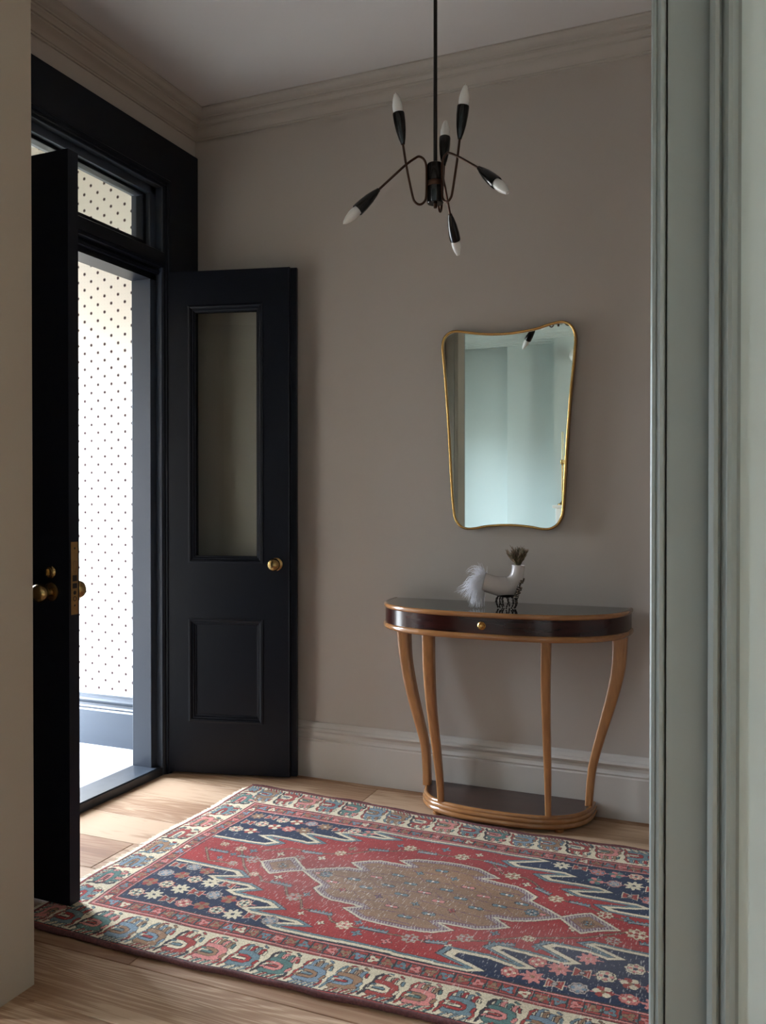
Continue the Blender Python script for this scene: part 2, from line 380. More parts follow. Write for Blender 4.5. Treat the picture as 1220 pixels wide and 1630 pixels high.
# ------------------------------------------------------------------ skirtings
sk = [(0, 0), (.030, 0), (.030, .158), (.026, .164), (.029, .170), (.022, .176), (.018, .182), (.018, .196), (.026, .200), (.030, .208), (.025, .216), (.016, .219), (.013, .229), (.006, .238), (0, .240)]
def skirt_y(y, sgn, x0, x1): return MB().prism([(y+sgn*a, z) for a, z in sk], x0, x1, 'x')
struct('baseboard_back', skirt_y(0, -1, 0, 3.7), M['skirt'])
b = skirt_y(-1.786, 1, -.02, .56); b2 = skirt_y(-1.786, 1, 2.37, 3.7); b.add(b2.v, b2.f)
struct('baseboard_front', b, M['skirt'])
struct('baseboard_right', MB().prism([(3.7-a, z) for a, z in sk], -1.755, 0, 'y'), M['skirt'])

# ------------------------------------------------------------------ cornices (hall)
cv = [(0, H), (.122, H), (.122, H-.006), (.116, H-.010), (.112, H-.018), (.104, H-.026), (.092, H-.030), (.090, H-.036), (.083, H-.036), (.082, H-.044), (.074, H-.050), (.070, H-.056), (.060, H-.056), (.058, H-.062), (.045, H-.066), (.030, H-.072), (.020, H-.080), (.016, H-.088), (.010, H-.088), (.008, H-.094), (0, H-.094)]
def mitred_cornice(rect, prof):
    """closed run of cornice inside rectangle (x0,x1,y0,y1)"""
    x0, x1, y0, y1 = rect
    rings = []
    for cx, cy, sx, sy in ((x0, y0, 1, 1), (x1, y0, -1, 1), (x1, y1, -1, -1), (x0, y1, 1, -1)):
        rings.append([(cx+sx*a, cy+sy*a, z) for a, z in prof])
    rings.append(rings[0]); return MB().loft(rings, cap=False)
struct('trim_5', mitred_cornice((-.02, 3.7, -1.786, 0), cv), M['cornice'], smooth=True, auto=28)

# ------------------------------------------------------------------ opening architraves (both sides of the dividing wall)
# profile along the wall: distance from the opening edge (d) and projection (p)
AP = [(0, 0), (0, .026), (.003, .030), (.008, .0305), (.0095, .028), (.0115, .029), (.0155, .0325), (.0200, .029), (.0230, .020), (.0235, .008), (.0255, .008),
      (.0262, .024), (.089, .004), (.0895, .020), (.093, .024), (.098, .0255), (.104, .022), (.108, .012), (.112, .018), (.118, .0235), (.124, .021), (.129, .010), (.132, .006), (.137, .006), (.137, 0)]
def arch(x, dx, y, dy):
    return MB().prism([(x+dx*d, y+dy*p) for d, p in AP], 0, 2.86, 'z')
a1 = arch(2.213, 1, -1.88, -1); struct('trim_6', a1, M['sage'], smooth=True, auto=35)
a2 = arch(.72, -1, -1.88, -1); struct('trim_7', a2, M['sage'], smooth=True, auto=35)
b = MB()
for t_ in (arch(2.213, 1, -1.786, 1), arch(.72, -1, -1.786, 1)): b.add(t_.v, t_.f)
b.box(.58, 2.35, -1.786, -1.76, 2.75, 2.89)
struct('trim_8', b, M['lining'], smooth=True, auto=35)
# jamb linings of the opening
b = MB(); b.box(.70, .724, -1.88, -1.750, 0, 2.76); b.box(2.211, 2.23, -1.88, -1.750, 0, 2.76); b.box(.72, 2.213, -1.88, -1.758, 2.74, 2.76)
struct('trim_11', b, M['lining'], bevel=.001)

# ------------------------------------------------------------------ the front room (where the camera stands)
GW = M['green_wall']
b = MB(); b.box(-1.02, -.9, -5.7, -4.62, -.02, H); b.box(-1.02, -.9, -4.26, -2.70, -.02, H); b.box(-1.02, -.9, -2.46, -1.88, -.02, H)
for y0, y1, z0, z1 in WINS: b.box(-1.02, -.9, y0, y1, -.02, z0); b.box(-1.02, -.9, y0, y1, z1, H)
struct('wall_room_left', b, GW)
struct('wall_room_rear', MB().prism([(-.95, -5.52), (.13, -5.30), (.13, -5.6), (-.95, -5.6)], -.02, H, 'z').box(.13, 4.6, -5.45, -5.24, -.02, H), GW)
struct('wall_room_right', MB().box(4.6, 4.72, -5.4, -1.88, -.02, H), GW)
struct('wall_chimney_breast', MB().box(.66, 2.35, -5.22, -4.98, 0, H), GW)
cg = [(0, H), (.20, H), (.20, H-.012), (.17, H-.03), (.16, H-.05), (.125, H-.055), (.12, H-.075), (.09, H-.09), (.07, H-.12), (.04, H-.13), (.035, H-.15), (.02, H-.155), (.018, H-.175), (0, H-.18)]
struct('trim_12', mitred_cornice((-.9, 4.6, -5.24, -1.88), cg), M['green_cornice'], smooth=True, auto=28)
b = MB().prism([(-4.98+a, z) for a, z in cg], .46, 2.55, 'x'); b.prism([(.66-a, z) for a, z in cg], -5.22, -4.98, 'y')
struct('trim_13', b, M['green_cornice'], smooth=True, auto=28)
# sash window in the room's street wall
for k, (y0, y1, z0, z1) in enumerate(WINS):
    b = MB()
    b.box(-.98, -.93, y0, y0+.02, z0, z1); b.box(-.98, -.93, y1-.02, y1, z0, z1)
    for z in (z0, (z0+z1)/2, z1-.03): b.box(-.98, -.93, y0, y1, z, z+.03)
    struct('window_%d' % (k+2), b, M['white'], bevel=.002)

# ------------------------------------------------------------------ doors
def local_frame(origin, ang):
    return Matrix.Translation(origin) @ Matrix.Rotation(ang, 4, 'Z')
def door_leaf(name, origin, ang, label, lip_side, W=.605, s0=.145, s1=.480):
    """leaf along +s from the hinge, thickness in +t; sticks, rails, mouldings. built in local coords"""
    root = empty(name, origin, label, 'door', kind='structure'); root.rotation_euler = (0, 0, ang)
    z0, z1, T = .012, 2.229, .042
    g = (s0, s1, .945, 2.075); q = (s0, s1, .240, .692)        # glazing and panel openings
    b = MB()
    b.box(0, g[0], 0, T, z0, z1); b.box(g[1], W, 0, T, z0, z1)
    b.box(g[0], g[1], 0, T, g[3], z1); b.box(g[0], g[1], 0, T, q[3], g[2]); b.box(g[0], g[1], 0, T, z0, q[2])
    b.box(W-.001, W+.027, lip_side[0], lip_side[1], z0, z1)
    st = b.build('door_frame', NV, root)
    # mouldings round the openings: mitred ogee, both faces
    def moulding(o, face, sg):
        prof = [(0, 0), (-.004, .0), (-.004, .004), (.004, .0065), (.010, .003), (.013, -.003), (.019, -.004), (.023, -.009), (.028, -.010), (.028, -.016), (0, -.016)]
        rings = []
        for cx, cz, sx, sz in ((o[0], o[2], 1, 1), (o[1], o[2], -1, 1), (o[1], o[3], -1, -1), (o[0], o[3], 1, -1)):
            rings.append([(cx+sx*d, face+sg*p, cz+sz*d) for d, p in prof])
        rings.append(rings[0]); return MB().loft(rings, cap=False)
    for o, nm in ((g, 'glazing_molding'), (q, 'panel_molding')):
        mm = moulding(o, 0, -1); m2 = moulding(o, T, 1); mm.add(m2.v, m2.f)
        mm.build(nm, NV, root)
    MB().box(q[0], q[1], .014, .028, q[2], q[3]).build('door_panel', NV, root)
    MB().box(g[0]+.005, g[1]-.005, .019, .023, g[2]+.005, g[3]-.005).build('glass_pane', M['glass'], root)
    # bead along the meeting stile
    MB().tube([(W-.003, -.0005, z0), (W-.003, -.0005, z1)], .0025, 8).build('stile_bead', NV, root)
    return root
def knob(parent, s, t, z, d, name='door_knob', R=.0275):
    pr = [(.028, 0), (.028, .003), (.024, .006), (.012, .008), (.010, .014), (.0095, .022), (.013, .026), (R*.82, .031), (R*.98, .040), (R, .047), (R*.93, .056), (R*.70, .063), (R*.35, .067), (.0, .068)]
    return MB().lathe(pr, (s, t, z), (0, d, 0), 40).build(name, M['brass'], parent, smooth=True)
angB = math.atan2(.141, .583)
dB = door_leaf('door_1', (-.050, -.2445, 0), angB, 'open blue-black front door leaf with clear glass pane, folded back near the taupe wall', (.016, .034))
knob(dB, .545, 0, .940, -1); knob(dB, .545, .042, .940, 1)
for z in (2.007, 1.155, .32):
    h = MB().tube([(-.006, -.006, z-.052), (-.006, -.006, z+.052)], .006, 14)
    h.box(-.008, .001, -.004, .040, z-.050, z+.050); h.tube([(-.006, -.006, z-.056), (-.006, -.006, z+.056)], .004, 10)
    h.build('hinge', M['brass_satin'], dB, smooth=True)
dA = door_leaf('door_2', (-.062, -1.4095, 0), 0, 'open blue-black front door leaf with brass lock edge plate, standing square into the hall', (.022, .0415), W=.5845, s0=.135, s1=.425)
# meeting edge of this leaf is square: lock plate, turn and knobs
for c in list(dA.children):
    if c.name.startswith('door_frame') or c.name.startswith('stile_bead'):
        bpy.data.objects.remove(c, do_unlink=True)
W, T = .5845, .042; g = (.135, .425, .945, 2.075); q = (.135, .425, .240, .692)
b = MB(); b.box(0, g[0], 0, T, .012, 2.245); b.box(g[1], W, 0, T, .012, 2.245)
b.box(g[0], g[1], 0, T, g[3], 2.245); b.box(g[0], g[1], 0, T, q[3], g[2]); b.box(g[0], g[1], 0, T, .012, q[2])
b.build('door_frame', NV, dA)
pl = MB().box(W-.001, W+.0015, .008, .036, .873, 1.089).build('lock_plate', M['brass_satin'], dA, bevel=.0008)
b = MB()
X0 = W+.0016
for z0, z1, a0, a1 in ((.972, .990, .013, .031), (.951, .966, .013, .031)):
    b.box(X0-.004, X0+.0006 if z0 > .96 else X0+.0006, a0, a1, z0, z1)
for z in (1.070, .900): b.lathe([(.0032, 0), (.0032, .0005)], (X0-.0003, .022, z), (1, 0, 0), 16)
for z in (.938,): b.lathe([(.006, 0), (.006, .0006)], (X0-.0003, .022, z), (1, 0, 0), 20)
b.tube([(X0, .022+.006*math.cos(a), .920+.0065*math.sin(a)) for a in [2*math.pi*k/20 for k in range(20)]], .0011, 6, closed=True)
b.box(X0-.0003, X0+.0002, .017, .0178, 1.0, 1.032); b.box(X0-.0003, X0+.0002, .027, .0278, 1.0, 1.032); b.box(X0-.0003, X0+.0002, .017, .0278, 1.0, 1.0008); b.box(X0-.0003, X0+.0002, .017, .0278, 1.0315, 1.032)
b.build('latch_slots', M['dark_slot'], pl)
knob(dA, .517, 0, .940, -1, R=.028); knob(dA, .535, T, .940, 1, R=.028)
tr = MB().lathe([(.019, 0), (.019, .003), (.016, .006), (.015, .010), (.010, .012), (.0, .0125)], (.517, 0, .999), (0, -1, 0), 32)
tr.box(.5145, .5195, -.022, -.010, .990, 1.008)
tr.build('deadbolt_turn', M['brass'], dA, smooth=True)
for z in (2.007, 1.155, .32):
    MB().tube([(-.003, -.006, z-.052), (-.003, -.006, z+.052)], .006, 14).build('hinge', M['brass_satin'], dA, smooth=True)

# ------------------------------------------------------------------ mirror
mo = [(1.271, 1.912), (1.296, 1.908), (1.352, 1.897), (1.413, 1.889), (1.473, 1.886), (1.539, 1.889), (1.597, 1.896), (1.643, 1.907), (1.678, 1.914), (1.706, 1.914), (1.734, 1.902), (1.751, 1.878), (1.758, 1.846), (1.756, 1.801), (1.749, 1.722), (1.739, 1.621), (1.729, 1.480), (1.722, 1.366), (1.716, 1.252), (1.711, 1.178), (1.703, 1.144), (1.685, 1.116), (1.656, 1.100), (1.622, 1.099), (1.575, 1.107), (1.516, 1.112), (1.456, 1.112), (1.396, 1.107), (1.355, 1.099), (1.315, 1.097), (1.284, 1.110), (1.262, 1.141), (1.253, 1.195), (1.246, 1.285), (1.236, 1.466), (1.224, 1.646), (1.214, 1.767), (1.207, 1.834), (1.209, 1.870), (1.223, 1.895), (1.246, 1.909)]
loop = ring_loop([(x, z, 0) for x, z in mo], True, 5)
mroot = empty('wall_mirror', (1.48, -.001, 1.5), 'shaped wall mirror in a slim brass frame, hanging above the console table', 'mirror')
n = len(loop)
def inset(d):
    out = []
    for i in range(n):
        a, b_ = loop[i-1], loop[(i+1) % n]; t = (b_-a).normalized(); nrm = Vector((t.y, -t.x, 0)); out.append(loop[i]+nrm*d)
    return out
rings = []
for d, y in ((.003, -.002), (0, -.006), (0, -.030), (.002, -.0335), (.005, -.0345), (.008, -.0335), (.0095, -.031), (.0095, -.024)):
    rings.append([(p.x, y, p.y) for p in inset(d)])
fm = MB()
k = len(rings); V = [p for r in rings for p in r]; Fs = [(a*n+i, a*n+(i+1) % n, (a+1)*n+(i+1) % n, (a+1)*n+i) for a in range(k-1) for i in range(n)]
fm.add(V, Fs); fm.build('mirror_frame', M['gold'], mroot, smooth=True, auto=60)
MB().prism([(p.x, p.y) for p in inset(.0085)], -.022, -.026, 'y').build('mirror_glass', M['mirror'], mroot)
reloc(mroot)

# ------------------------------------------------------------------ console table
troot = empty('console_table', (1.487, -.2, .008), 'mahogany and honey wood demilune console table with black top, under the mirror', 'console table')
def dshape(cx, a, y0, b_, n_=2.7, seg=96):
    pts = []
    for k in range(seg+1):
        t = math.pi*k/seg; c, s_ = math.cos(t), math.sin(t)
        pts.append((cx-math.copysign(abs(c)**(2/n_), c)*a, y0-abs(s_)**(2/n_)*b_))
    return pts
def dslab(cx, a, y0, b_, z0, z1, n_=2.7): return MB().prism(dshape(cx, a, y0, b_, n_), z0, z1, 'z')
def dmould(cx, a, y0, b_, prof, n_=2.7):
    """sweep (out, z) profile around the curved front"""
    seg = 96; base = dshape(cx, a, y0, b_, n_, seg)
    rings = []
    for o_, z in prof:
        r = dshape(cx, a+o_, y0, b_+o_, n_, seg); rings.append([(x, y, z) for x, y in r])
    m_ = MB(); N_ = len(rings[0]); k0 = len(prof)
    V_ = [p for r in rings for p in r]; F_ = []
    for i in range(k0):
        j = (i+1) % k0
        for t in range(N_-1): F_.append((i*N_+t, i*N_+t+1, j*N_+t+1, j*N_+t))
    F_.append(tuple(i*N_ for i in range(k0))); F_.append(tuple(i*N_+N_-1 for i in range(k0))[::-1])
    return m_.add(V_, F_)
CX = 1.487; Y0 = -.034
dslab(CX, .474, Y0, .356, .795, .8095).build('tabletop', M['black_glass'], troot, label='black glossy top')
half = [(-.004, .792), (.004, .792), (.008, .795), (.0100, .8005), (.0092, .8065), (.005, .8105), (-.001, .811), (-.0035, .8095)]
dmould(CX, .476, Y0, .358, half).build('top_edge_molding', M['beech_rim'], troot, smooth=True, auto=50)
apron = dslab(CX, .480, Y0, .362, .733, .7925).build('apron', M['mahogany'], troot, smooth=True)
# drawer front: slightly proud band in the middle of the apron
dr_pts = [p for p in dshape(CX, .4812, Y0, .3632) if 1.285 < p[0] < 1.690]
b = MB(); ff = [(x, y) for x, y in dr_pts]+[(x, y+.02) for x, y in dr_pts[::-1]]
b.prism(ff, .735, .791, 'z'); dr = b.build('drawer', M['mahogany'], troot, smooth=True, auto=30)
MB().lathe([(.0150, 0), (.0150, .002), (.0125, .004), (.0105, .0035), (.0100, .006), (.0105, .010), (.0085, .013), (.0060, .012), (.0050, .0145), (0, .015)], (1.487, -.3972, .763), (0, -1, 0), 28).build('drawer_knob', M['gold'], dr, smooth=True)
half2 = [(-.010, .712), (.002, .712), (.007, .715), (.0100, .7225), (.008, .7315), (.003, .7345), (-.010, .7345)]
dmould(CX, .478, Y0, .360, half2).build('lower_edge_molding', M['beech_rim'], troot, smooth=True, auto=50)
dslab(CX, .470, Y0, .352, .716, .7335).build('underframe', M['mahogany'], troot)
legs = [([(1.058, -.070, .718, .056), (1.060, -.071, .668, .0547), (1.070, -.074, .561, .0494), (1.096, -.078, .436, .0466), (1.130, -.081, .315, .0413), (1.157, -.083, .215, .036), (1.165, -.085, .120, .034), (1.167, -.086, .056, .0334)]),
        ([(1.256, -.322, .718, .0455), (1.255, -.318, .690, .0452), (1.253, -.302, .552, .0431), (1.258, -.285, .409, .0373), (1.272, -.269, .250, .032), (1.280, -.258, .14, .027), (1.283, -.253, .056, .0242)]),
        ([(1.699, -.302, .718, .0375), (1.699, -.300, .698, .0370), (1.695, -.286, .541, .0342), (1.696, -.273, .374, .0298), (1.698, -.261, .204, .0253), (1.698, -.253, .056, .0207)]),
        ([(1.931, -.070, .718, .057), (1.930, -.070, .697, .0566), (1.924, -.072, .587, .0519), (1.901, -.074, .474, .0470), (1.865, -.076, .343, .0385), (1.838, -.078, .240, .034), (1.825, -.079, .166, .031), (1.817, -.080, .056, .0290)])]
cr_ = [(math.copysign(abs(math.cos(t))**.45, math.cos(t)), math.copysign(abs(math.sin(t))**.45, math.sin(t))) for t in [2*math.pi*(k+.5)/24 for k in range(24)]]
for L_ in legs:
    sp = ring_loop([(p[0], p[1], p[2]) for p in L_], False, 6); ws = ring_loop([(p[3], 0, 0) for p in L_], False, 6)
    rings = [[(c.x+w_.x*.5*u_, c.y+w_.x*.5*v_*.92, c.z) for u_, v_ in cr_] for c, w_ in zip(sp, ws)]
    MB().loft(rings).build('leg', M['beech'], troot, smooth=True, auto=60)
BX = 1.498; BY = -.034
dslab(BX, .328, BY, .245, .012, .058, 2.7).build('base_shelf', M['mahogany_base'], troot, label='dark mahogany base platform')
bead = [(-.005, .010), (.010, .010), (.0155, .014), (.017, .020), (.015, .026), (.0115, .0295), (.014, .033), (.0155, .039), (.0135, .045), (.010, .0475), (.011, .051), (.009, .0575), (.003, .0600), (-.004, .0590), (-.005, .055)]
dmould(BX, .330, BY, .247, [(o_*.8, z_) for o_, z_ in bead], 2.7).build('base_molding', M['beech_rim'], troot, smooth=True, auto=50)
for x, y in ((1.262, -.235), (1.735, -.235), (1.262, -.08), (1.735, -.08)):
    MB().lathe([(.016, 0), (.018, .004), (.018, .012)], (x, y, 0.0), (0, 0, 1), 20).build('foot', M['beech'], troot, smooth=True)
reloc(troot)

# ------------------------------------------------------------------ porcelain vessel on the table
vroot = empty('porcelain_vessel', (1.5, -.24, .81), 'bent grey-white porcelain vessel with white feathers and dark metal root legs on the console', 'sculpture')
def atp(px, py, y):
    d = vdir+(px-610)/F_PX*rdir-(py-815)/F_PX*udir; t = (y-CAM.y)/d.y; return CAM+d*t
def cp(a, b_, y=-.24): return atp(700+a/7.625, 860+b_/7.625, y)
pth = [(536, 508, -.262), (580, 520, -.258), (640, 538, -.25), (720, 557, -.24), (800, 562, -.235), (870, 538, -.23), (915, 490, -.23), (940, 430, -.23), (953, 370, -.23), (958, 305, -.23)]
rad = [.0355, .0345, .0345, .0365, .0385, .0355, .0295, .0250, .0235, .0232]
sp = ring_loop([cp(*p) for p in pth], False, 5); rs = ring_loop([(r, 0, 0) for r in rad], False, 5)
outer = MB(); outer.tube(sp, [r.x for r in rs], 36)
# rims: rolled lips and dark inner bowls
vs_ = outer.build('vessel_body', M['ceramic'], vroot, smooth=True, auto=70)
def rim(c, t, r, name):
    t = t.normalized(); X = t.orthogonal().normalized(); Y = t.cross(X)
    MB().tube([c+(X*math.cos(a)+Y*math.sin(a))*r for a in [2*math.pi*k/36 for k in range(36)]], .0018, 10, closed=True).build(name, M['ceramic'], vroot, smooth=True)
rim(sp[0], sp[0]-sp[1], .0355, 'vessel_rim'); rim(sp[-1], sp[-1]-sp[-2], .0232, 'vessel_rim')
# knobbly metal growth up the back
b = MB()
for k in range(70):
    t = random.random(); a_ = 935+95*math.sin(t*2.4)-40*t*t+random.uniform(-22, 12); bb = 710-240*t+random.uniform(-12, 12)
    a_ = 920+ (720-bb)*.38 - max(0, (560-bb))*.12 + random.uniform(-34, 12)
    c = cp(a_+8, bb, -.262+random.uniform(-.014, .018)); r = random.uniform(.0030, .0058)
    prof = [(r*math.sin(math.pi*i/6), -r*math.cos(math.pi*i/6)) for i in range(7)]
    b.lathe(prof, c, (random.random(), random.random(), 1), 8)
b.build('metal_growth', M['blob'], vroot, smooth=True, auto=80)
# root legs
b = MB()
for k in range(15):
    ang = 2*math.pi*k/15+random.uniform(-.15, .15)
    top = cp(815, 685, -.235); cx, cy = top.x, top.y
    rx, ry = .036, .034
    p0 = Vector((cx+rx*.55*math.cos(ang), cy+ry*.55*math.sin(ang), .862))
    p1 = Vector((cx+rx*.95*math.cos(ang), cy+ry*.95*math.sin(ang), .853))
    p2 = Vector((cx+rx*1.12*math.cos(ang+.1), cy+ry*1.12*math.sin(ang+.1), .838))
    p3 = Vector((cx+rx*1.05*math.cos(ang), cy+ry*1.05*math.sin(ang), .824))
    p4 = Vector((cx+rx*.9*math.cos(ang-.08), cy+ry*.9*math.sin(ang-.08), .8125))
    pp = ring_loop([p0, p1, p2, p3, p4], False, 5)
    b.tube(pp, [.0024+.0011*math.sin(i*1.7+k) for i in range(len(pp))], 8)
b.lathe([(.012, 0), (.026, .002), (.030, .008), (.02, .013), (0, .014)], (cx, cy, .852), (0, 0, 1), 24)
b.build('root_legs', M['root_metal'], vroot, smooth=True, auto=80)
# feather plume hanging from the left mouth
b = MB()
fo = sp[0]; out = (sp[0]-sp[2]).normalized()
for k in range(980):
    u_ = random.random(); dr = random.uniform(-1, 1)
    st = fo+out*random.uniform(-.012, .010)+Vector((0, random.uniform(-.022, .022), random.uniform(-.024, .030)))
    spread = random.random()
    lng = random.uniform(.050, .118)
    if u_ < .72:       # drooping
        dv = Vector((out.x*random.uniform(.1, .8), out.y+random.uniform(-.5, .5), random.uniform(-.3, .6))); droop = random.uniform(1.3, 2.6)
    elif u_ < .93:     # up and out
        dv = Vector((out.x*random.uniform(.1, .9), random.uniform(-.5, .5), random.uniform(.4, 1.1))); droop = random.uniform(.2, .7); lng *= .6
    else:
        dv = Vector((out.x*1.4, random.uniform(-.3, .3), random.uniform(-.1, .25))); droop = random.uniform(.3, .8); lng *= 1.1
    dv.normalize(); pts = []; p = st.copy(); n_ = 7
    curl = random.uniform(-.35, .35)
    for i in range(n_):
        pts.append(p.copy()); dv.z -= droop*.26; dv.x += curl*.10; dv.y += curl*.1; dv.normalize(); p = p+dv*lng/n_
        if p.z < .8125: p.z = .8125+random.random()*.003
    b.tube(pts, [.0013*(1-.75*i/(n_-1)) for i in range(n_)], 4)
b.build('feather_plume', M['feather'], vroot, smooth=True, auto=80, label='white feather plume')
reloc(vroot)
# dried sprigs standing in the neck of the vessel
proot = empty('dried_sprigs', sp[-1], 'tuft of dried olive-brown sprigs in the neck of the porcelain vessel', 'dried plant')
b = MB(); b2 = MB()
top = sp[-1]
for k in range(60):
    az = random.uniform(0, 2*math.pi); tilt = random.uniform(.02, .62)
    dv = Vector((math.cos(az)*math.sin(tilt), math.sin(az)*math.sin(tilt), math.cos(tilt)))
    if dv.x < 0: dv.x *= 1.25
    L_ = random.uniform(.030, .062); s0 = top+Vector((dv.x*.012, dv.y*.012, .0022))
    pts = [s0+dv*L_*i/4+Vector((0, 0, .004*math.sin(i))) for i in range(5)]
    b.tube(pts, [.0028, .0032, .003, .0022, .0008], 6)
    for j in range(26):
        i = random.uniform(1.2, 4.0); c = s0+dv*L_*i/4
        d2 = (dv+Vector((random.uniform(-1, 1), random.uniform(-1, 1), random.uniform(-.3, .8)))*.75).normalized()
        ll = random.uniform(.008, .018)
        (b2 if random.random() < .5 else b).tube([c, c+d2*ll*.5, c+d2*ll+Vector((0, 0, .002))], [.0011, .0009, .0003], 4)
b.build('sprig_stems', M['plant'], proot, smooth=True, auto=80)
b2.build('sprig_tips', M['plant_tip'], proot, smooth=True, auto=80)
reloc(proot)

# ------------------------------------------------------------------ pendant light
PC = Vector((1.503, -.95, 0))
lroot = empty('pendant_light', (PC.x, PC.y, H), 'black and bronze sputnik pendant light with six unlit candle bulbs, hanging from the hall ceiling', 'pendant light')
MB().tube([(PC.x, PC.y, 2.21), (PC.x, PC.y, H-.01)], .0058, 16).build('rod', M['rod'], lroot, smooth=True)
MB().lathe([(.05, 0), (.048, -.012), (.03, -.022), (.01, -.028), (0, -.028)], (PC.x, PC.y, H), (0, 0, 1), 32).build('ceiling_rose', M['rod'], lroot, smooth=True)
MB().lathe([(.004, 2.216), (.023, 2.216), (.0245, 2.213), (.0245, 2.101), (.023, 2.098), (.004, 2.098)], (PC.x, PC.y, 0), (0, 0, 1), 36).build('hub', M['black'], lroot, smooth=True)
MB().lathe([(.0245, 2.148), (.0253, 2.149), (.0253, 2.163), (.0245, 2.164)], (PC.x, PC.y, 0), (0, 0, 1), 36).build('hub_band', M['dark_bronze'], lroot, smooth=True, label='bronze band')
MB().lathe([(.0, 2.084), (.005, 2.085), (.006, 2.092), (.006, 2.100)], (PC.x, PC.y, 0), (0, 0, 1), 20).build('hub_nut', M['dark_bronze'], lroot, smooth=True)
for ai, adeg in enumerate((195, -49, 71)):
    a = math.radians(adeg)
    dv = (rdir*math.cos(a)+Vector((-math.sin(yaw), math.cos(yaw), 0))*math.sin(a)).normalized()
    def P(r, z): return (PC.x+dv.x*r, PC.y+dv.y*r, z)
    ub, ut = ((.101, 2.267), (.101, 2.262), (.098, 2.252))[ai], ((.124, 2.413), (.124, 2.408), (.118, 2.385))[ai]   # upper socket start, bulb tip
    db, dt = ((.178, 2.120), (.178, 2.150), (.178, 2.120))[ai], ((.282, 2.013), (.278, 2.058), (.282, 2.022))[ai]
    path = [ub, (.090, 2.200), (.072, 2.118), (.064, 2.098), (.049, 2.091), (.035, 2.100), (.0285, 2.118), (.0275, 2.17), (.0285, 2.208), (.036, 2.226), (.050, 2.233), (.062, 2.229-(2.15-db[1])*.05), (.062+(db[0]-.062)*.25, 2.229+(db[1]-2.229)*.22), (.062+(db[0]-.062)*.6, 2.229+(db[1]-2.229)*.58), db]
    pp = ring_loop([P(*q_) for q_ in path], False, 6)
    arm = MB().tube(pp, .0036, 10)
    arm = arm.build('arm', M['dark_bronze'], lroot, smooth=True)
    MB().box(-.006, .006, -.006, .006, -.006, .006)
    for s0, s1 in ((ub, ut), (db, dt)):
        p0, p1 = Vector(P(*s0)), Vector(P(*s1)); ax = (p1-p0).normalized()
        MB().lathe([(.0, -.004), (.006, -.004), (.0065, 0), (.010, .012), (.0145, .035), (.0172, .062), (.0178, .084), (.0172, .088), (.0155, .088), (.0150, .080), (0, .078)], p0, ax, 28).build('bulb_socket', M['black'], arm, smooth=True)
        tl = (p1-p0).length
        MB().lathe([(.012, .078), (.0135, .090), (.0150, .100), (.0145, .112), (.0110, .128), (.0060, .142), (.0025, tl-.003), (0, tl)], p0, ax, 24).build('candle_bulb', M['bulb'], arm, smooth=True)
reloc(lroot)

# ------------------------------------------------------------------ things in the front room that only the mirror shows
fx = empty('fireplace', (1.5, -4.97, 0), 'white marble fireplace whose shelf end shows in the mirror', 'fireplace')
MB().box(.69, 2.40, -4.979, -4.74, 1.165, 1.195).build('mantel_shelf', M['marble'], fx, bevel=.006)
MB().box(.70, .90, -4.979, -4.86, .0, 1.165).build('jamb', M['marble'], fx, bevel=.004)
MB().box(2.10, 2.30, -4.979, -4.86, .0, 1.165).build('jamb', M['marble'], fx, bevel=.004)
MB().box(.90, 2.10, -4.979, -4.90, .90, 1.165).build('frieze', M['marble'], fx, bevel=.004)
MB().box(.90, 2.10, -4.979, -4.965, .0, .90).build('firebox', M['dark_slot'], fx)
reloc(fx)
cs = empty('candlestick', (.765, -4.86, 1.195), 'brass candlestick on the marble mantel, seen in the right edge of the mirror', 'candlestick')
MB().lathe([(.045, 0), (.045, .01), (.02, .02), (.008, .04), (.008, .38), (.018, .39), (.022, .40), (.018, .43), (.012, .43)], (.765, -4.86, 1.195), (0, 0, 1), 24).build('stem', M['brass'], cs, smooth=True)
reloc(cs)
MB().lathe([(.011, 0), (.011, .262), (.008, .27), (0, .272)], (.765, -4.86, 1.622), (0, 0, 1), 20).build('candle', M['candle'], smooth=True, label='tall ivory candle in the brass candlestick, seen in the mirror', cat='candle')
gl = empty('globe_light', (.905, -4.80, H), 'white glass globe light, half seen at the right edge of the mirror', 'lamp')
MB().lathe([(.0, -.07), (.03, -.063), (.055, -.043), (.068, -.015), (.07, 0), (.068, .015), (.055, .043), (.03, .063), (.0, .07)], (.905, -4.80, 2.60), (0, 0, 1), 32).build('globe', M['opal'], gl, smooth=True)
MB().tube([(.905, -4.80, 2.66), (.905, -4.80, H)], .005, 10).build('rod', M['brass'], gl, smooth=True)
reloc(gl)
